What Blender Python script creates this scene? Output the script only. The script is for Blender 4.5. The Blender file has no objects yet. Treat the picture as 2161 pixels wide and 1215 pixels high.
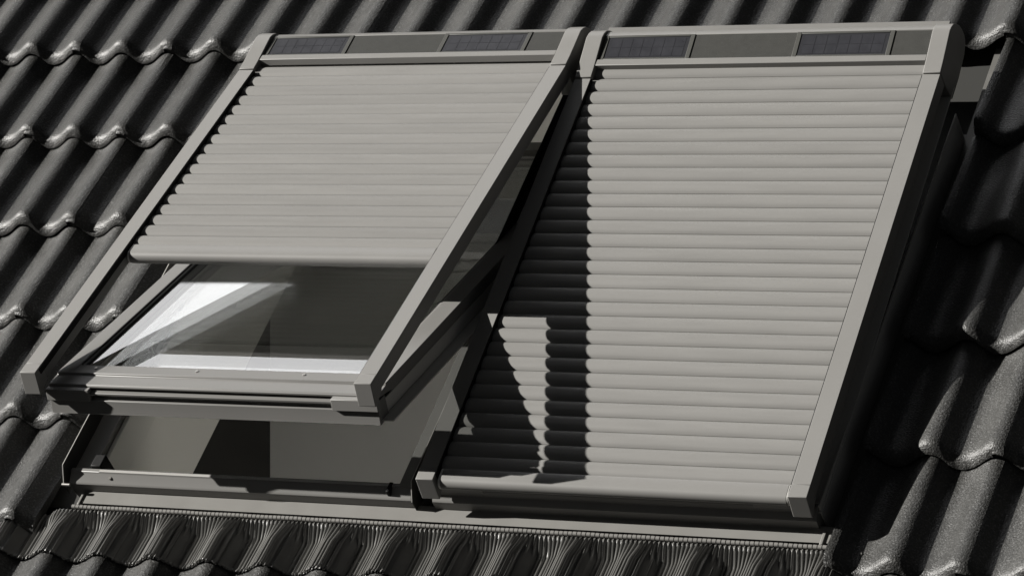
import bpy, bmesh, math, random
import numpy as np
from mathutils import Matrix, Vector, noise

random.seed(7)
C = bpy.context.scene
COL = C.collection

# ------------------------------------------------------------------ camera, sky, sun
PITCH = math.radians(45)                     # roof pitch
ROOF = Matrix.Translation((0, 0, 6)) @ Matrix.Rotation(PITCH, 4, 'X')   # roof frame: x along eaves, y up the slope, z out
cam_d = bpy.data.cameras.new('camera'); cam = bpy.data.objects.new('camera', cam_d); COL.objects.link(cam)
right = Vector((0.8910228, 0.3221976, -0.31979223)); down = Vector((0.01625889, -0.72665058, -0.68681481))
fwd = Vector((-0.45366729, 0.60676819, -0.65270081))
m = Matrix.Identity(4)
for i in range(3):
    m[i][0] = right[i]; m[i][1] = -down[i]; m[i][2] = -fwd[i]
m.translation = (5.08387338, -5.82245334, 5.32054069)
cam.matrix_world = ROOF @ m
cam_d.sensor_width = 36; cam_d.lens = 119.905; cam_d.clip_start = 0.1; cam_d.clip_end = 5000
C.camera = cam

SUN_ROOF = Vector((-0.836, 0.024, 0.534)).normalized()        # towards the sun, roof frame
SUN = (ROOF.to_3x3() @ SUN_ROOF).normalized()
sl = bpy.data.lights.new('sun', 'SUN'); sl.energy = 5.0; sl.angle = math.radians(0.5); sl.color = (1.0, 0.972, 0.925)
so = bpy.data.objects.new('sun', sl); COL.objects.link(so)
so.rotation_euler = SUN.to_track_quat('Z', 'Y').to_euler(); so.location = SUN * 30

w = bpy.data.worlds.new('World'); C.world = w; w.use_nodes = True
nt = w.node_tree; bg = nt.nodes['Background']
sky = nt.nodes.new('ShaderNodeTexSky'); sky.sky_type = 'NISHITA'; sky.sun_disc = False
sky.sun_elevation = math.asin(SUN.z); sky.sun_rotation = math.atan2(SUN.x, SUN.y)
SKY_STRENGTH = 0.05
hsv = nt.nodes.new('ShaderNodeHueSaturation'); hsv.inputs['Saturation'].default_value = 0.15; hsv.inputs['Value'].default_value = 0.11
nt.links.new(sky.outputs[0], hsv.inputs['Color'])
SKY_CUT_N = (0.01165659, -0.78885596, 0.61446758)   # plane cutting off the added bright patch, to shape its reflection
# bright sky patch added uphill, out of view, to whiten the glass reflection
geo = nt.nodes.new('ShaderNodeTexCoord')
cdir = (ROOF.to_3x3() @ Vector((-0.42, 0.90, 0.13))).normalized()
dot = nt.nodes.new('ShaderNodeVectorMath'); dot.operation = 'DOT_PRODUCT'; dot.inputs[1].default_value = cdir
nt.links.new(geo.outputs['Generated'], dot.inputs[0])
nz = nt.nodes.new('ShaderNodeTexNoise'); nz.inputs['Scale'].default_value = 2.2; nz.inputs['Detail'].default_value = 5
nt.links.new(geo.outputs['Generated'], nz.inputs['Vector'])
ad = nt.nodes.new('ShaderNodeMath'); ad.operation = 'MULTIPLY_ADD'; ad.inputs[1].default_value = 0.006
nt.links.new(nz.outputs['Fac'], ad.inputs[0]); nt.links.new(dot.outputs['Value'], ad.inputs[2])
mr = nt.nodes.new('ShaderNodeMapRange'); mr.interpolation_type = 'SMOOTHSTEP'
mr.inputs['From Min'].default_value = 0.915; mr.inputs['From Max'].default_value = 0.95
nt.links.new(ad.outputs[0], mr.inputs['Value'])
mx = nt.nodes.new('ShaderNodeMixRGB'); mx.inputs['Color2'].default_value = (23.5, 23.5, 23.7, 1)
base = nt.nodes.new('ShaderNodeVectorMath'); base.operation = 'DOT_PRODUCT'; base.inputs[1].default_value = SKY_CUT_N
nt.links.new(geo.outputs['Generated'], base.inputs[0])
mb = nt.nodes.new('ShaderNodeMapRange'); mb.interpolation_type = 'SMOOTHSTEP'
mb.inputs['From Min'].default_value = -0.0006; mb.inputs['From Max'].default_value = 0.0006
nt.links.new(base.outputs['Value'], mb.inputs['Value'])
mu = nt.nodes.new('ShaderNodeMath'); mu.operation = 'MULTIPLY'
nt.links.new(mr.outputs[0], mu.inputs[0]); nt.links.new(mb.outputs[0], mu.inputs[1])
nt.links.new(mu.outputs[0], mx.inputs['Fac']); nt.links.new(hsv.outputs[0], mx.inputs['Color1'])
nt.links.new(mx.outputs[0], bg.inputs['Color']); bg.inputs['Strength'].default_value = SKY_STRENGTH

C.view_settings.view_transform = 'Standard'; C.view_settings.look = 'None'
C.view_settings.exposure = 1.0; C.view_settings.gamma = 1.0; C.view_settings.use_curve_mapping = False
C.cycles.max_bounces = 10; C.cycles.transparent_max_bounces = 24; C.cycles.sample_clamp_indirect = 6

# ------------------------------------------------------------------ materials
def mat(name, base, rough=0.5, spec=0.5, metal=0.0, var=0.0, vscale=8, bump=0.0, bscale=300, speck=0.0, sscale=500, stretch=None, toned=False):
    M = bpy.data.materials.new(name); M.use_nodes = True
    n = M.node_tree.nodes; l = M.node_tree.links; p = n['Principled BSDF']
    p.inputs['Base Color'].default_value = (*base, 1); p.inputs['Roughness'].default_value = rough
    p.inputs['Specular IOR Level'].default_value = spec; p.inputs['Metallic'].default_value = metal
    tc = n.new('ShaderNodeTexCoord'); vec = tc.outputs['Object']
    if stretch:
        mp = n.new('ShaderNodeMapping'); mp.inputs['Scale'].default_value = stretch
        l.new(vec, mp.inputs['Vector']); vec = mp.outputs[0]
    col = None
    if var:
        t = n.new('ShaderNodeTexNoise'); t.inputs['Scale'].default_value = vscale; t.inputs['Detail'].default_value = 6
        l.new(vec, t.inputs['Vector'])
        r = n.new('ShaderNodeMapRange'); r.inputs['From Min'].default_value = 0.3; r.inputs['From Max'].default_value = 0.7
        r.inputs['To Min'].default_value = 1 - var; r.inputs['To Max'].default_value = 1 + var; l.new(t.outputs['Fac'], r.inputs['Value'])
        s = n.new('ShaderNodeVectorMath'); s.operation = 'SCALE'; s.inputs[0].default_value = base
        l.new(r.outputs[0], s.inputs['Scale']); col = s.outputs[0]
        rr = n.new('ShaderNodeMapRange'); rr.inputs['To Min'].default_value = rough - 0.06; rr.inputs['To Max'].default_value = rough + 0.06
        l.new(t.outputs['Fac'], rr.inputs['Value']); l.new(rr.outputs[0], p.inputs['Roughness'])
    if speck:
        t = n.new('ShaderNodeTexNoise'); t.inputs['Scale'].default_value = sscale; t.inputs['Detail'].default_value = 2
        l.new(vec, t.inputs['Vector'])
        r = n.new('ShaderNodeMapRange'); r.inputs['From Min'].default_value = 0.52; r.inputs['From Max'].default_value = 0.70
        l.new(t.outputs['Fac'], r.inputs['Value'])
        mm = n.new('ShaderNodeMixRGB'); mm.inputs['Color1'].default_value = (*base, 1)
        mm.inputs['Color2'].default_value = tuple(min(1, b + speck) for b in base) + (1,)
        if col: l.new(col, mm.inputs['Color1'])
        l.new(r.outputs[0], mm.inputs['Fac']); col = mm.outputs[0]
    if toned:
        an = n.new('ShaderNodeAttribute'); an.attribute_name = 'tone'
        s2 = n.new('ShaderNodeVectorMath'); s2.operation = 'SCALE'; l.new(col, s2.inputs[0]); l.new(an.outputs['Fac'], s2.inputs['Scale']); col = s2.outputs[0]
    if col: l.new(col, p.inputs['Base Color'])
    if bump:
        t = n.new('ShaderNodeTexNoise'); t.inputs['Scale'].default_value = bscale; t.inputs['Detail'].default_value = 4
        l.new(vec, t.inputs['Vector'])
        b = n.new('ShaderNodeBump'); b.inputs['Strength'].default_value = bump; b.inputs['Distance'].default_value = 0.002
        l.new(t.outputs['Fac'], b.inputs['Height']); l.new(b.outputs[0], p.inputs['Normal'])
    return M

M_TILE = mat('concrete_tile', (0.0265, 0.0262, 0.0245), 0.44, 0.5, var=0.22, vscale=14, bump=1.0, bscale=230, speck=0.05, sscale=210, toned=True)
M_PAINT = mat('grey_painted_aluminium', (0.190, 0.1865, 0.1785), 0.42, 0.3, var=0.025, vscale=5)
M_SLAT = mat('grey_slat_paint', (0.192, 0.1885, 0.1805), 0.5, 0.12, var=0.05, vscale=5, stretch=(1.0, 9, 1), toned=True)
M_TRIM = mat('grey_cover_metal', (0.160, 0.157, 0.150), 0.40, 0.35, var=0.03, vscale=6)
M_PLATE = mat('grained_grey_plate', (0.036, 0.036, 0.033), 0.5, 0.2, var=0.08, vscale=60, speck=0.02, sscale=900)
M_PFRAME = mat('solar_frame_grey', (0.060, 0.060, 0.055), 0.45, 0.25)
M_CELL = mat('solar_cell', (0.027, 0.0275, 0.032), 0.3, 0.4, var=0.1, vscale=40)
M_CELLBG = mat('solar_back', (0.0245, 0.025, 0.0285), 0.3, 0.4)
M_RUBBER = mat('black_rubber', (0.006, 0.006, 0.006), 0.6, 0.15)
M_DARK = mat('dark_grey_metal', (0.035, 0.034, 0.032), 0.5, 0.25)
M_LEAD = mat('pleated_lead', (0.105, 0.1035, 0.098), 0.38, 0.6, var=0.12, vscale=25)
M_FLASH = mat('flashing_sheet', (0.170, 0.166, 0.156), 0.42, 0.3, var=0.05, vscale=12)
M_BRIGHT = mat('bare_aluminium_edge', (0.75, 0.74, 0.71), 0.3, 0.5, metal=0.7)
M_BODY = mat('bounce_lightened_metal', (0.50, 0.49, 0.465), 0.45, 0.3)  # lightened to paint in the bounced light between the two units
M_EDGE = mat('pale_metal_sunlit_edge', (0.30, 0.295, 0.28), 0.4, 0.4)  # pale bar ends; painted sunlight on the sill and upstand edges
M_GUTTER = mat('grey_gutter_sheet', (0.10, 0.098, 0.092), 0.45, 0.4, var=0.08, vscale=14)
M_BEAD = mat('bead_metal', (0.20, 0.195, 0.185), 0.28, 0.8)
M_SCREW = mat('screw_steel', (0.35, 0.34, 0.32), 0.35, 0.5, metal=0.8)
M_LINING = mat('reveal_lining', (0.74, 0.73, 0.69), 0.6, 0.3, var=0.02, vscale=3)
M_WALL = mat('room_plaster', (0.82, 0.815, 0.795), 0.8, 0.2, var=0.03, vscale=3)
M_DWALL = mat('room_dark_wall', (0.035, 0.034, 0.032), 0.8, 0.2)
M_UNDER = mat('roof_underlay', (0.03, 0.03, 0.028), 0.8, 0.2)

def glass_mat():
    M = bpy.data.materials.new('coated_window_glass'); M.use_nodes = True
    n = M.node_tree.nodes; l = M.node_tree.links; n.clear()
    o = n.new('ShaderNodeOutputMaterial'); mxs = n.new('ShaderNodeMixShader')
    tr = n.new('ShaderNodeBsdfTransparent'); tr.inputs[0].default_value = (0.85, 0.855, 0.85, 1)
    gl = n.new('ShaderNodeBsdfGlossy'); gl.inputs['Roughness'].default_value = 0.0; gl.inputs[0].default_value = (1, 1, 1, 1)
    g = n.new('ShaderNodeNewGeometry'); dt = n.new('ShaderNodeVectorMath'); dt.operation = 'DOT_PRODUCT'
    l.new(g.outputs['Incoming'], dt.inputs[0]); l.new(g.outputs['Normal'], dt.inputs[1])
    ab = n.new('ShaderNodeMath'); ab.operation = 'ABSOLUTE'; l.new(dt.outputs['Value'], ab.inputs[0])
    iv = n.new('ShaderNodeMath'); iv.operation = 'SUBTRACT'; iv.inputs[0].default_value = 1; l.new(ab.outputs[0], iv.inputs[1])
    pw = n.new('ShaderNodeMath'); pw.operation = 'POWER'; pw.inputs[1].default_value = 5; l.new(iv.outputs[0], pw.inputs[0])
    fr = n.new('ShaderNodeMath'); fr.operation = 'MULTIPLY_ADD'; fr.inputs[1].default_value = 0.80; fr.inputs[2].default_value = 0.17; l.new(pw.outputs[0], fr.inputs[0])
    l.new(fr.outputs[0], mxs.inputs[0]); l.new(tr.outputs[0], mxs.inputs[1]); l.new(gl.outputs[0], mxs.inputs[2])
    l.new(mxs.outputs[0], o.inputs[0]); return M
M_GLASS = glass_mat()
M_CLEAR = bpy.data.materials.new('clear_glass_back'); M_CLEAR.use_nodes = True
_n = M_CLEAR.node_tree.nodes; _n.clear(); _t = _n.new('ShaderNodeBsdfTransparent'); _o = _n.new('ShaderNodeOutputMaterial'); M_CLEAR.node_tree.links.new(_t.outputs[0], _o.inputs[0])

# ------------------------------------------------------------------ helpers
class MB:
    def __init__(s): s.v = []; s.f = []
    def quadbox(s, x0, x1, y0, y1, z0, z1):
        b = len(s.v)
        s.v += [(x, y, z) for z in (z0, z1) for y in (y0, y1) for x in (x0, x1)]
        s.f += [tuple(b + i for i in q) for q in ((0, 2, 3, 1), (4, 5, 7, 6), (0, 1, 5, 4), (1, 3, 7, 5), (3, 2, 6, 7), (2, 0, 4, 6))]
        return s
    def prism(s, prof, a0, a1, axis='x'):
        """closed profile extruded; axis x: profile (y,z); axis y: profile (x,z)"""
        n = len(prof); b = len(s.v)
        for a in (a0, a1):
            for p in prof:
                s.v.append((a, p[0], p[1]) if axis == 'x' else (p[0], a, p[1]))
        for i in range(n):
            j = (i + 1) % n; s.f.append((b + i, b + j, b + n + j, b + n + i))
        s.f.append(tuple(b + i for i in range(n))[::-1]); s.f.append(tuple(b + n + i for i in range(n)))
        return s
    def cyl(s, c, r, h, axis='z', n=14, r2=None):
        b = len(s.v); r2 = r if r2 is None else r2
        for k, rr in ((0, r), (1, r2)):
            for i in range(n):
                t = 2 * math.pi * i / n; p = (rr * math.cos(t), rr * math.sin(t)); d = h * k
                q = {'z': (p[0], p[1], d), 'x': (d, p[0], p[1]), 'y': (p[0], d, p[1])}[axis]
                s.v.append(tuple(c[i2] + q[i2] for i2 in range(3)))
        for i in range(n):
            j = (i + 1) % n; s.f.append((b + i, b + j, b + n + j, b + n + i))
        s.f.append(tuple(range(b, b + n))[::-1]); s.f.append(tuple(range(b + n, b + 2 * n)))
        return s
    def build(s, name, material, parent=None, bevel=0.0, seg=2, smooth=35, matrix=None, tone=None):
        me = bpy.data.meshes.new(name); me.from_pydata(s.v, [], s.f); me.update()
        bm = bmesh.new(); bm.from_mesh(me); bmesh.ops.recalc_face_normals(bm, faces=bm.faces[:]); bm.to_mesh(me); bm.free()
        if tone is not None:
            at = me.attributes.new('tone', 'FLOAT', 'POINT'); at.data.foreach_set('value', tone)
        me.materials.append(material)
        o = bpy.data.objects.new(name, me); COL.objects.link(o)
        if smooth:
            me.polygons.foreach_set('use_smooth', [True] * len(me.polygons)); me.set_sharp_from_angle(angle=math.radians(smooth))
        if bevel:
            bv = o.modifiers.new('bevel', 'BEVEL'); bv.width = bevel; bv.segments = seg; bv.limit_method = 'ANGLE'; bv.angle_limit = math.radians(40)
            bv.harden_normals = False
        if parent: o.parent = parent
        if matrix is not None: o.matrix_world = matrix
        return o

def tag(o, label=None, cat=None, group=None, kind=None):
    for k, v in (('label', label), ('category', cat), ('group', group), ('kind', kind)):
        if v: o[k] = v
    return o
def thing(name, matrix, label, cat, group=None):
    o = bpy.data.objects.new(name, None); COL.objects.link(o); o.matrix_world = matrix; o.empty_display_size = 0.2
    return tag(o, label, cat, group)
def arc(cy, cz, r, a0, a1, n):
    return [(cy + r * math.cos(math.radians(a0 + (a1 - a0) * i / n)), cz + r * math.sin(math.radians(a0 + (a1 - a0) * i / n))) for i in range(n + 1)]

# ------------------------------------------------------------------ tiled roof
G = 0.3304; P = 0.15
KU = np.array([0, .011, .021, .030, .038, .046, .055, .066, .078, .092, .105, .118, .131, .142, .150])
KW = 0.84 * np.array([0, -.0013, -.0062, -.0142, -.0235, -.0325, -.0388, -.0415, -.0408, -.0358, -.0280, -.0176, -.0074, -.0016, 0])
def roll(u):
    u = np.mod(np.asarray(u, float), P)
    k = np.clip(np.searchsorted(KU, u, side='right') - 1, 0, len(KU) - 2)
    h = KU[1:] - KU[:-1]; d = (KW[1:] - KW[:-1]) / h
    mt = np.zeros(len(KU)); mt[1:-1] = (d[:-1] * h[1:] + d[1:] * h[:-1]) / (h[:-1] + h[1:]); mt[0] = mt[-1] = 0
    t = (u - KU[k]) / h[k]
    return (KW[k] * (2 * t**3 - 3 * t**2 + 1) + h[k] * mt[k] * (t**3 - 2 * t**2 + t) + KW[k + 1] * (3 * t**2 - 2 * t**3) + h[k] * mt[k + 1] * (t**3 - t**2))
# section of a tile down the slope: (distance up from the lip, height, is underside)
SEC = [(0.002, -.0220, 1), (-.0008, -.0198, 0), (.0004, -.0165, 0), (.0030, -.0124, 0), (.0058, -.0084, 0), (.0085, -.0051, 0), (.0112, -.0022, 0), (.0144, .0001, 0), (.0182, .0017, 0), (.0228, .0026, 0), (.030, .0028, 0),
       (.044, .0013, 0), (.065, -.0012, 0), (.11, -.0056, 0), (.19, -.0132, 0), (.27, -.0208, 0), (.375, -.0305, 0), (.375, -.0420, 1), (.20, -.0290, 1), (.03, -.0240, 1), (.012, -.0228, 1)]
SEC_TOP = [(d, h) for d, h, b in SEC if not b and d > .02]
CUT_L, CUT_R = 0.362, 2.402
def build_roof():
    V = []; F = []; T = []; rng = random.Random(3)
    ns = len(SEC)
    def tile(j, u0, u1, v0, cl, cr):
        a = max(u0, cl); b = min(u1, cr)
        if b - a < 0.012: return
        us = set(np.round(np.arange(math.ceil(a / .005) * .005, b, .005), 5)) | {a, b}
        for st in (u0 + .0215, u0 + .0225, u1 - .0255, u1 - .0245):
            if a < st < b: us.add(st)
        us = sorted(us)
        dv = rng.uniform(-.0025, .0025); dw = rng.uniform(-.0012, .0012); tw = rng.uniform(-.004, .004); sk = rng.uniform(-.006, .006)
        base = len(V); seed = rng.uniform(0, 100); tn = rng.uniform(.84, 1.16)
        for u in us:
            pw = float(roll(u)); under = u < u0 + .022; over = u > u1 - .025
            j1 = noise.noise(Vector((u * 60, seed, 0))) * .0016; j2 = noise.noise(Vector((u * 220, seed, 5))) * .0011
            for (d, h, bot) in SEC:
                if j == 6 and CUT_L - .03 < u < CUT_R + .02: d = min(d, .330)
                hh = h; vv = v0 + dv + d + sk * (u - u0) + .26 * pw * max(0, 1 - d / .06)
                if under: hh = h - .0105 if not bot else h - .003
                if over and bot: hh = h + .0125 + j2 * 1.5
                if d < .010 and h < -.009: vv += j1; hh += j2 * (1.0 if h < -.015 else .5)
                if over and d < .01 and -.03 < h < -.006: hh = max(hh, -.0090 + j2)
                T.append(tn)
                V.append((u, vv, pw * (0.97 if bot else 1) + hh + dw + tw * (u - u0) * .3))
        n = len(us)
        for i in range(n - 1):
            for k in range(ns):
                k2 = (k + 1) % ns
                F.append((base + i * ns + k, base + i * ns + k2, base + (i + 1) * ns + k2, base + (i + 1) * ns + k))
        F.append(tuple(base + k for k in range(ns))); F.append(tuple(base + (n - 1) * ns + k for k in range(ns))[::-1])
    for j in range(-4, 8):
        for c in range(-6, 14):
            u0 = 2 * P * c - .002; u1 = 2 * P * (c + 1) + .020; v0 = -j * G
            if 1 <= j <= 5:
                tile(j, u0, u1, v0, -9, CUT_L); tile(j, u0, u1, v0, CUT_R, 9)
            else: tile(j, u0, u1, v0, -9, 9)
    b = MB(); b.v = V; b.f = F
    return b.build('tiled_roof', M_TILE, smooth=48, matrix=ROOF, tone=T)
roof = build_roof()
tag(roof, 'dark grey roof of wavy concrete tiles with thick rounded lips, surrounding both roof windows', 'roof')

# roof deck below the tiles, with a hole under the open window
d = MB()
d.quadbox(-2.2, .432, -2.34, 1.8, -.16, -.11); d.quadbox(1.378, 4.6, -2.34, 1.8, -.16, -.11)
d.quadbox(.432, 1.378, -2.34, -1.55, -.16, -.11); d.quadbox(.432, 1.378, -.02, 1.8, -.16, -.11)
tag(d.build('roof_deck', M_UNDER, matrix=ROOF, smooth=0), kind='structure')

# ------------------------------------------------------------------ roller shutters
W = 0.948; RW = 0.045; L = 1.228
def cap_profile(grow=0.0):
    pts = [(0.0, 0.0), (.03, .003), (.075, .0102), (.118, .0175)] + [(.134, .0150), (.149, .0082), (.162, -.005), (.172, -.0214), (.178, -.040), (.1795, -.0593), (.1755, -.072), (.1689, -.0802), (.158, -.087), (.1449, -.0911), (.074, -.1005), (.01, -.1005), (0, -.052)]
    return [(y, z + (grow if z > -.09 else 0)) for y, z in pts]
def make_shutter(matrix, drop, label, yt, n, bl):
    t = thing('roller_shutter', matrix, label, 'roller shutter', 'solar roller shutters over the roof windows')
    # hood: top cover, recess floor, lower bar
    hood = MB()
    hood.prism([(.1335, .0105), (.149, .0052), (.161, -.008), (.170, -.024), (.1755, -.042), (.177, -.06), (.168, -.079), (.144, -.089), (.074, -.0985), (.03, -.0985), (.042, -.02), (.05, -.0005), (.058, .0005), (.128, .0088), (.1305, .0115)], RW, W - RW)
    hood.build('hood', M_PAINT, t, bevel=.0012)
    lb = MB(); lb.prism([(.0365, .0050), (.0545, .0068), (.0548, -.006), (.036, -.014), (.0335, -.0125)], RW + .0005, W - RW - .0005)
    lb.build('lower_bar', M_PAINT, t, bevel=.001)
    def zf(y): return .0005 + (y - .058) * (.0083 / .070)
    for x0, x1 in ((.2909, .5571), (.8079, .9025)):
        p = MB(); p.prism([(.0565, zf(.0565) + .0012), (.1295, zf(.1295) + .0012), (.1295, zf(.1295) - .004), (.0565, zf(.0565) - .004)], x0, x1)
        p.build('cover_plate', M_PLATE, t)
    for x0, x1 in ((.0475, .2905), (.5575, .8075)):
        f = MB(); y0, y1 = .0565, .1300; wv = .012
        for xa, xb, ya, yb in ((x0, x0 + wv, y0, y1), (x1 - wv, x1, y0, y1), (x0 + wv, x1 - wv, y0, y0 + .005), (x0 + wv, x1 - wv, y1 - .006, y1)):
            f.prism([(ya, zf(ya) + .0034), (yb, zf(yb) + .0034), (yb, zf(yb) - .004), (ya, zf(ya) - .004)], xa, xb)
        fo = f.build('solar_panel', M_PFRAME, t, bevel=.0012)
        bk = MB(); bk.prism([(y0 + .004, zf(y0 + .004) + .0018), (y1 - .005, zf(y1 - .005) + .0018), (y1 - .005, zf(y1) - .003), (y0 + .004, zf(y0) - .003)], x0 + wv - .001, x1 - wv + .001)
        bk.build('panel_backing', M_CELLBG, fo)
        cl = MB(); nc = 7; xa = x0 + wv + .010; xb = x1 - wv - .010; cw = (xb - xa) / nc
        for r in range(2):
            ya = y0 + .0095 + r * .0272; yb = ya + .0258
            for k in range(nc):
                q0 = xa + k * cw + .0005; q1 = xa + (k + 1) * cw - .0005
                cl.prism([(ya, zf(ya) + .0022), (yb, zf(yb) + .0022), (yb, zf(yb) + .001), (ya, zf(ya) + .001)], q0, q1)
        cl.build('cell_grid', M_CELL, fo)
    for x0, x1 in ((0, RW), (W - RW, W)):
        e = MB(); e.prism(cap_profile(.0022), x0, x1); e.build('end_cap', M_PAINT, t, bevel=.0022, seg=3)
    for x0, x1 in ((0.0008, RW - .0008), (W - RW + .0008, W - .0008)):
        r = MB(); r.prism([(x0, 0), (x1, 0), (x1, -.039), (x1 - .003, -.042), (x0 + .003, -.042), (x0, -.039)], -L + .03, -.0025, 'y')
        ro = r.build('side_rail', M_PAINT, t, bevel=.0009)
        xs = (x1, x1 + .0028) if x0 < .4 else (x0 - .0028, x0)
        sl = MB(); sl.quadbox(xs[0], xs[1], -L + .012, -.003, -.016, -.0025); sl.build('rail_seal', M_RUBBER, ro)
        c = MB(); c.prism([(-L + .0298, .0006), (-L - .004, .0006), (-L - .0165, -.056), (-L - .0135, -.0580), (-L + .0298, -.0422)], x0 - .0006, x1 + .0006)
        c.build('rail_end', M_PAINT, ro, bevel=.005, seg=4)
    # curtain of slats
    prof = []; tone = []; rs = random.Random(int(drop * 1000))
    zc = -.0085; pitch = (yt + drop) / n
    for k in range(n):
        y0 = yt - k * pitch; dz = rs.uniform(-.0003, .0003); tk = rs.uniform(.965, 1.03); tone += [tk] * 12
        prof.append((y0, zc - .0122))
        for i in range(11):
            s = i / 10; q = 2 * s - 1
            prof.append((y0 - .0005 - s * (pitch - .0010), zc + dz * (1 - abs(q)) - .0068 * abs(q) ** 3.0))
    prof.append((yt - n * pitch, zc - .0100)); tone.append(1.0)
    back = [(y, z - .007) for y, z in prof[::-1]]
    cu = MB(); cu.prism(prof + back, RW - .006, W - RW + .006)
    cu.build('slat_curtain', M_SLAT, t, smooth=40, tone=(tone + tone[::-1]) * 2)
    # bottom bar
    yb = -drop; ye = yb - bl; bar = [(yb, -.0100), (yb - .004, -.0080), (ye + .018, -.0086)] + arc(ye + .0165, -.0255, .0168, 95, 200, 10) + [(ye + .006, -.0385), (yb - .003, -.0385), (yb, -.028)]
    bb = MB(); bb.prism(bar, RW + .012, W - RW - .008); bo = bb.build('bottom_bar', M_PAINT, t, smooth=40)
    for x0, x1, mm in ((RW + .0055, RW + .0115, M_LINING), (W - RW - .0075, W - RW - .0025, M_EDGE)):
        q = MB(); cx = [(y + .0005, z) for y, z in bar]; q.prism(cx, x0, x1); q.build('bar_end', mm, bo, bevel=.0018)
    s = MB(); s.prism([(yb - .010, -.0386), (ye + .014, -.0386), (ye + .014, -.0420), (yb - .010, -.0420)], RW + .01, W - RW - .008); s.build('bar_seal', M_RUBBER, bo)
    return t
def unit(u, v, w_, a): return ROOF @ Matrix.Translation((u, v, w_)) @ Matrix.Rotation(-a, 4, 'X')
AL, AR = 0.14233163, -0.0605302
LP = (0.4505, -0.295, 0.1832); RP = (1.4132, -0.31637, 0.15832)
make_shutter(unit(*LP, AL) @ Matrix.Scale(.9924, 4), .727, 'grey roller shutter half lowered, pushed out at its lower end above the bare glass', .030, 18, .045)
make_shutter(unit(*RP, AR), 1.192, 'grey roller shutter fully lowered over the closed window beside the open one', .0513, 30, .043)

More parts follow.
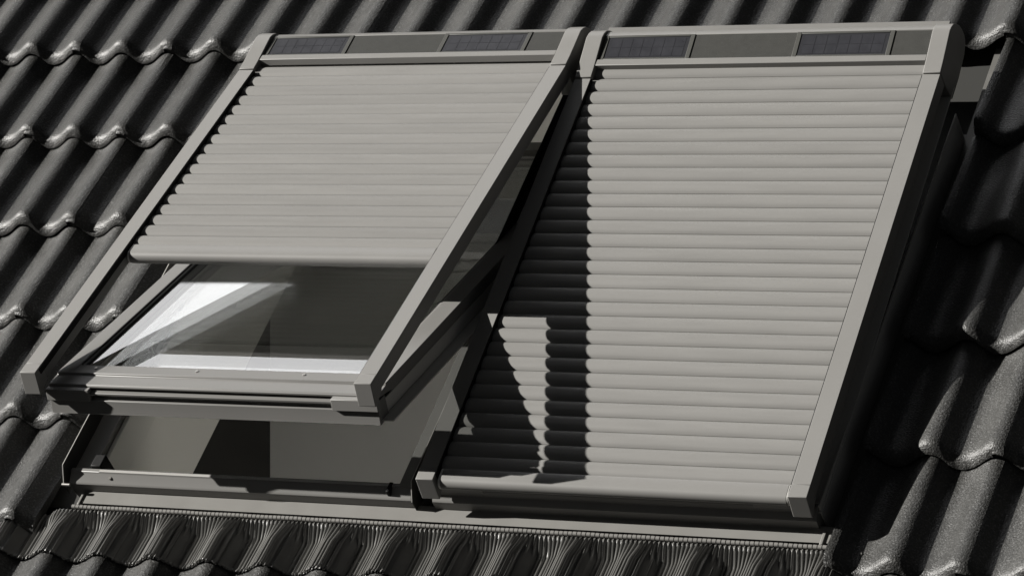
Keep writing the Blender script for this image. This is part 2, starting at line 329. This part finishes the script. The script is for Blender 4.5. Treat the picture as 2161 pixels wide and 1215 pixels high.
# ------------------------------------------------------------------ roof windows
def make_window(u0, sash_v, sash_w, sash_a, label, is_open, sash_x=0.0):
    """u0: left edge of the frame; local x from u0, y = v, z = w"""
    t = thing('roof_window', ROOF @ Matrix.Translation((u0, -.79, -.04)), label, 'roof window', 'roof windows side by side')
    FW = .936; oy = .79; oz = .04           # local offsets
    jw = .052
    def bx(m_, x0, x1, v0, v1, w0, w1): m_.quadbox(x0, x1, v0 + oy, v1 + oy, w0 + oz, w1 + oz)
    top_w = 0.0 if is_open else -.106
    f = MB()
    bx(f, 0, jw, -1.500, -.04, -.11, top_w); bx(f, FW - jw + .006, FW, -1.500, -.04 if is_open else -.25, -.11, top_w); bx(f, 0, FW if is_open else FW - .10, -.0395, .0, -.11, top_w - .003)
    f.prism([(v + oy, w_ + oz) for v, w_ in ((-1.5005, -.11), (-1.5005, .008), (-1.5030, .0125), (-1.5125, .0125), (-1.5150, .0085), (-1.5340, -.0015), (-1.5375, -.006), (-1.5375, -.040), (-1.525, -.11))], .0003, FW - .0003)
    fo = f.build('frame', M_TRIM, t, bevel=.0012)
    if is_open:
        bl = MB(); bx(bl, jw + .0003, jw + .03, -1.4995, -1.462, -.05, .018); bl.build('corner_block', M_RUBBER, fo, bevel=.003)
        cl = MB(); bx(cl, FW - .062, FW - .053, -1.532, -1.503, -.006, .017); cl.build('corner_clip', M_RUBBER, fo, bevel=.002)
        sc = MB(); sc.cyl((.115, -1.524 + oy, .0045 + oz), .0042, .0022); sc.build('screw', M_SCREW, fo)
        se = MB(); bx(se, jw + .03, FW - .052, -1.5128, -1.5062, .0126, .0136); se.build('sill_glint', M_EDGE, fo)  # pale strip paints the sun's highlight along the sill
        # thin upstand with a chamfered foot on the outer left side
        up = MB(); up.prism([(v + oy, w_ + oz) for v, w_ in ((-1.545, -.035), (-1.545, .0), (-1.515, .036), (-.45, .036), (-.45, -.035))], -.010, -.0085)
        up.build('side_upstand', M_DARK, fo)  # sheet coloured dark for the shade on its inner face
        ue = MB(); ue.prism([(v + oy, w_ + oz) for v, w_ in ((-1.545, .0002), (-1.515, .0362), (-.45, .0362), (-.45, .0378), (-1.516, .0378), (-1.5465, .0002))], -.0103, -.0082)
        ue.build('upstand_sunlit_edge', M_EDGE, fo)  # pale strip paints sunlight along the sheet's top edge
        ur = MB(); ur.prism([(v + oy, w_ + oz) for v, w_ in ((-1.545, -.035), (-1.545, .0), (-1.515, .036), (-.90, .036), (-.90, -.035))], FW + .0060, FW + .0072)
        ur.build('side_upstand', M_DARK, fo)  # same sheet on the right, shade put into its dark colour
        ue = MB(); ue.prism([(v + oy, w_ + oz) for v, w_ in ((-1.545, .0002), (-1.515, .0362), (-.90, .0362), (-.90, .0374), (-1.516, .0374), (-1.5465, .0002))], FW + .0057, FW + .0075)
        ue.build('upstand_sunlit_edge', M_EDGE, fo)  # sunlit top edge of the right sheet, painted as a pale strip
        gd = MB(); bx(gd, FW - .0475, FW - .0455, -.84, -.05, .0005, .042); gd.build('side_guard', M_RUBBER, fo)
        pin = MB(); pin.cyl((-.012, -1.547 + oy, .001 + oz), .0042, .022, 'x'); pin.build('pin', M_SCREW, fo)
        # reveal lining down to the room
        rv = MB(); D = -.345
        bx(rv, jw - .018, jw - .0005, -1.499, -.04, D, -.1102); bx(rv, FW - jw + .0065, FW - jw + .024, -1.499, -.04, D, -.1102)
        bx(rv, jw, FW - jw + .006, -1.518, -1.5008, D, -.1102); bx(rv, jw, FW - jw + .006, -.039, -.02, D, -.1102)
        rv.build('reveal_lining', M_LINING, t)
        st = MB(); bx(st, jw + .0002, jw + .012, -1.46, -.05, -.105, -.016); st.build('inner_rail', M_LINING, fo, bevel=.002)
    else:
        sl_ = MB(); bx(sl_, -.0035, -.0005, -1.51, -.30, -.10, .050); sl_.build('side_cover', M_BODY, fo)  # pale colour added to throw more bounce onto the open sash
        sd = MB(); bx(sd, FW + .0005, FW + .0035, -1.51, -.30, -.10, .012); sd.build('side_cover', M_BODY, fo)
    # sash, hinged at mid height
    s0 = 0.021; s1 = FW - .022; SB = -.690; ST = .655 if is_open else .70
    s = MB()
    stile_l = .052; stile_r = .058
    s.prism([(s0, 0), (s0 + stile_l - .010, 0), (s0 + stile_l - .009, -.0025), (s0 + stile_l - .001, -.0035), (s0 + stile_l, -.012), (s0 + stile_l, -.030), (s0, -.030)], SB + .06, ST - .05, 'y')
    s.prism([(s1, 0), (s1 - stile_r + .010, 0), (s1 - stile_r + .009, -.0025), (s1 - stile_r + .001, -.0035), (s1 - stile_r, -.012), (s1 - stile_r, -.030), (s1, -.030)], SB + .06, ST - .05, 'y')
    s.prism([(-.6045, -.012), (-.606, -.0005), (-.6460, 0), (-.6485, -.0050), (-.6870, -.0085), (-.690, -.012), (-.690, -.016), (-.6045, -.030)], s0 - .0003, s1 + .0003)
    s.prism([(ST, 0), (ST - .05, 0), (ST - .05, -.030), (ST, -.030)], s0 - .0003, s1 + .0003)
    # lower body of the sash under the cover
    body = MB()
    body.quadbox(s0 + .004, s0 + .05, SB + .0205, ST - .01, -.068, -.0340); body.quadbox(s1 - .05, s1 - .004, SB + .0205, ST - .01, -.068, -.0340)
    body.quadbox(s0 + .004, s1 - .004, ST - .0095, ST - .001, -.068, -.034)
    s.prism([(-.694, -.0235), (-.700, -.0245), (-.700, -.030), (-.690, -.033), (-.690, -.042), (-.7010, -.0435), (-.7050, -.0735), (-.7060, -.0775), (-.70, -.0785), (-.66, -.0745), (-.66, -.0235)], s0 + .001, s1 - .001)
    so_ = s.build('sash', M_TRIM, t, bevel=.0009)
    so_.location = (sash_x, sash_v + .79, sash_w + .04); so_.rotation_euler = (-sash_a, 0, 0); so_.scale = (.991,) * 3 if is_open else (1, 1, 1)
    body.build('sash_body', M_BODY, so_, bevel=.0012)  # paler than the cover in place of light bounced onto its side
    fl = MB(); fl.quadbox(s1 - .03, s1 + .028, SB - .004, ST - .15, -.0722, -.0690); fl.build('sash_flange', M_BODY, so_)
    gs = MB()
    gs.quadbox(s0 + .006, s0 + .049, SB + .02, ST - .02, -.0338, -.0302); gs.quadbox(s1 - .049, s1 - .006, SB + .02, ST - .02, -.0338, -.0302)
    gs.quadbox(s0 + .006, s1 - .006, -.668, -.66, -.0232, -.0162)
    gs.prism([(s0 + stile_l + .0003, -.004), (s0 + stile_l + .0035, -.0055), (s0 + stile_l + .0045, -.0085), (s0 + stile_l + .0003, -.0085)], -.6042, ST - .051, 'y')
    gs.prism([(s1 - stile_r - .0003, -.004), (s1 - stile_r - .0035, -.0055), (s1 - stile_r - .0045, -.0085), (s1 - stile_r - .0003, -.0085)], -.6042, ST - .051, 'y')
    gs.prism([(s0 + .0445, .0004), (s0 + .0462, .0004), (s0 + .0462, -.004), (s0 + .0445, -.004)], -.604, ST - .052, 'y')
    gs.build('gasket', M_RUBBER, so_)
    for x0, x1 in ((s0 - .002, s0 + .118), (s1 - .118, s1 + .002)):
        h = MB(); h.prism([(-.6905, -.0135), (-.7055, -.0150), (-.7080, -.043), (-.6905, -.043)], x0, x1); h.build('corner_cover', M_PAINT, so_, bevel=.0015)
    for x in (.117, .398, .687):
        q = MB(); q.cyl((x, -.622, .0002), .0040, .0016, n=12); q.build('screw', M_SCREW, so_)
    # three panes one behind another
    for k, z in enumerate((-.0088, -.0245, -.0402)):
        g = MB(); x0 = s0 + stile_l - .002; x1 = s1 - stile_r + .002
        g.quadbox(x0, x1, -.607, ST - .051, z - .004, z)
        if k == 0 or is_open:
            go = g.build('glass_pane', M_GLASS, so_, smooth=0); go.data.materials.append(M_CLEAR)
            for pl in go.data.polygons: pl.material_index = 0 if pl.normal.z > .5 else 1
    return t
make_window(0.430, -.8345, 0.0675, math.radians(19.8), 'grey roof window tilted open at the bottom below the half lowered shutter', True, .0378)
dR = Vector((0, math.cos(AR), -math.sin(AR))); nR = Vector((0, math.sin(AR), math.cos(AR)))
pR = Vector((0, RP[1], RP[2])) + dR * (-.511) + nR * (-.020)
make_window(1.4195, pR.y, pR.z, AR, 'grey roof window shut beneath the fully lowered shutter', False)

# ------------------------------------------------------------------ flashings
def make_apron():
    t = thing('apron_flashing', ROOF @ Matrix.Translation((1.4, -1.55, -.04)), 'grey pleated apron flashing with beaded top edge spread over the tiles below both windows', 'flashing')
    ox, oy, oz = 1.4, -1.55, -.04
    # flat plate below the frames
    p = MB(); p.quadbox(.470 - ox, 2.41 - ox, -1.5755 - oy, -1.530 - oy, -.0325 - oz, -.0305 - oz); p.build('top_plate', M_FLASH, t, smooth=0)
    for xa, xb, za in ((.462, .4695, -.034), (2.368, 2.3765, -.0303)):
        e = MB(); e.quadbox(xa - ox, xb - ox, -1.583 - oy, -1.546 - oy, za - oz, -.026 - oz); e.build('plate_edge', M_FLASH, t, bevel=.002)
    pit = .0112; b = MB(); n = int((2.412 - .452) / pit)
    for k in range(n):
        x = .452 + k * pit
        b.cyl((x - ox + .0009, -1.5885 - oy, -.0295 - oz + (roll(x) + .02) * .03), .0056, pit - .0026, 'x', n=12, r2=.0052)
    b.build('bead_row', M_BEAD, t, smooth=60)
    # pleated sheet
    v0, v1 = -1.594, -1.740; NV = 34; U0, U1 = .20, 2.47; NS = 12
    us0 = np.arange(U0, U1, pit / NS); vs = np.linspace(0, 1, NV)
    V = []; F = []
    rng = np.random.RandomState(5)
    npl = int((U1 - U0) / pit) + 3; amp_r = 0.75 + 0.6 * rng.rand(npl); sh_r = (rng.rand(npl) - .5) * .004
    ph = np.mod(us0 - U0, pit) / pit; idx = ((us0 - U0) / pit).astype(int)
    for s in vs:
        # pleats slide towards the crests further down
        cr = np.mod(us0, P) / P
        ease = min(1, s / .48); ease = ease * ease * (3 - 2 * ease)
        kink = np.clip((s - .10) / .3, 0, 1)
        u = us0 + ease * (.0050 * np.sin(2 * np.pi * (cr - .26))) + kink * sh_r[idx]
        vd = v0 + (v1 - v0) * s + 6 * G; tgt = roll(u) + float(np.interp(vd, [q[0] for q in SEC_TOP], [q[1] for q in SEC_TOP])) + .0045
        # crests lift earlier, valleys sag later
        dr = np.clip(s / (.30 + .12 * np.clip((roll(u) + .036) / .036, 0, 1)), 0, 1); dr = .8 * dr + .2 * dr * dr * (3 - 2 * dr)
        dr = np.maximum(dr, np.clip((.425 - u) / .05, 0, 1))
        base = -.0345 * (1 - dr) + tgt * dr
        saw = np.exp(-((ph - .45) / .14) ** 2)
        cu = np.mod(u, P) / P; fall = np.clip(2.4 * np.exp(-((cu - .265) / .10) ** 2) - .3, 0, 1)
        stretch = 1 - .97 * fall * np.clip((s - .10) / .26, 0, 1)
        a = .0072 * np.minimum(1, .35 + s * 6) * (1 - .25 * s) * amp_r[idx] * stretch
        wz = base + a * (saw - .3) + (.0030 * (s > .96) * rng.rand(len(us0)))
        vv = v0 + (v1 - v0) * s + (.0045 * (rng.rand(len(us0)) - .5) if s > .99 else 0)
        if np.isscalar(vv): vv = np.full(len(us0), vv)
        V += list(zip(u - ox, vv - oy, wz - oz))
    n = len(us0)
    for i in range(NV - 1):
        for k in range(n - 1): F.append((i * n + k, i * n + k + 1, (i + 1) * n + k + 1, (i + 1) * n + k))
    q = MB(); q.v = V; q.f = F; o = q.build('pleated_sheet', M_LEAD, t, smooth=50)
    sd = o.modifiers.new('thick', 'SOLIDIFY'); sd.thickness = .0016; sd.offset = -1
    return t
make_apron()
def gutter(u0, u1, label, v0=-1.56, v1=.012, rib=None):
    ox = (u0 + u1) / 2
    t = thing('side_flashing', ROOF @ Matrix.Translation((ox, -.75, -.07)), label, 'flashing', 'side flashings along the window frames')
    g = MB(); g.quadbox(u0 - ox, u1 - ox, v0 + .75, v1 + .75, -.004, -.001); g.build('gutter_sheet', M_GUTTER if rib else M_DARK, t, smooth=0)
    r = MB()
    for x in (rib or (u0 + .012,)):
        r.prism([(x - ox - .004, -.0008), (x - ox + .004, -.0008), (x - ox + .0025, .010), (x - ox - .0025, .010)], v0 + .76, v1 + .74, 'y')
    r.build('rib', M_GUTTER if rib else M_DARK, t, bevel=.001)
    return t
gutter(.30, .428, 'dark side flashing in the gap left of the open window frame')
gutter(1.368, 1.4145, 'dark narrow flashing in the gap between the two windows')
gutter(2.361, 2.47, 'grey side flashing in the shadow right of the closed window', rib=(2.385,))
# head flashing behind the shutter hoods
h = thing('head_flashing', ROOF @ Matrix.Translation((1.4, .05, -.05)), 'dark flashing tucked under the tiles above both shutter hoods', 'flashing')
q = MB(); q.quadbox(-1.0, .93, -.02, .20, -.004, -.001); q.build('head_sheet', M_DARK, h, smooth=0)

# ------------------------------------------------------------------ room below the open window
Ri = ROOF.inverted()
def wpt(u, v, w_): return ROOF @ Vector((u, v, w_))
ray0 = cam.matrix_world.translation
px, py = 570, 950
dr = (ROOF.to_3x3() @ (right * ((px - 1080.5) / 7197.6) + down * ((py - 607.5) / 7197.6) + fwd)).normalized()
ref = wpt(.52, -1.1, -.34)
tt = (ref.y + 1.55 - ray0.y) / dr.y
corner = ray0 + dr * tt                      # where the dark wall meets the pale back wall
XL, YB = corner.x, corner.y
zl, XR, YF = 1.6, 3.6, wpt(0, -1.55, -.345).y - .35
def under(y): return 6 + y - .345 * math.sqrt(2) - .004      # height of the sloping ceiling
def wall(name, x0, x1, y0, y1, m_):
    b = MB(); b.prism([(y0, zl), (y1, zl), (y1, under(y1)), (y0, under(y0))], x0, x1)
    return tag(b.build(name, m_, smooth=0), kind='structure')
wall('room_back_wall', XL, XR, YB, YB + .1, M_WALL)
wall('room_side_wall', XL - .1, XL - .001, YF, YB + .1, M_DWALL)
wall('room_end_wall', XR + .001, XR + .1, YF, YB + .1, M_WALL)
b = MB(); b.quadbox(XL - .1, XR, YF - .1, YF - .001, zl, zl + .25); tag(b.build('room_front_wall', M_WALL, smooth=0), kind='structure')   # low wall; the gap above it is added to let sun into the room
fl = MB(); fl.quadbox(XL - .1, XR + .1, YF - .1, YB + .1, zl - .1, zl - .001); tag(fl.build('room_floor', M_WALL, smooth=0), kind='structure')
c = MB()   # sloping ceiling around the reveal
for x0, x1, y0, y1 in ((XL - .1, .448, -2.1, 1.9), (1.331, XR + .1, -2.1, 1.9), (.448, 1.331, -2.1, -1.515), (.448, 1.331, -.022, 1.9)):
    c.quadbox(x0, x1, y0, y1, -.345, -.330)
tag(c.build('room_sloping_ceiling', M_WALL, matrix=ROOF, smooth=0), kind='structure')
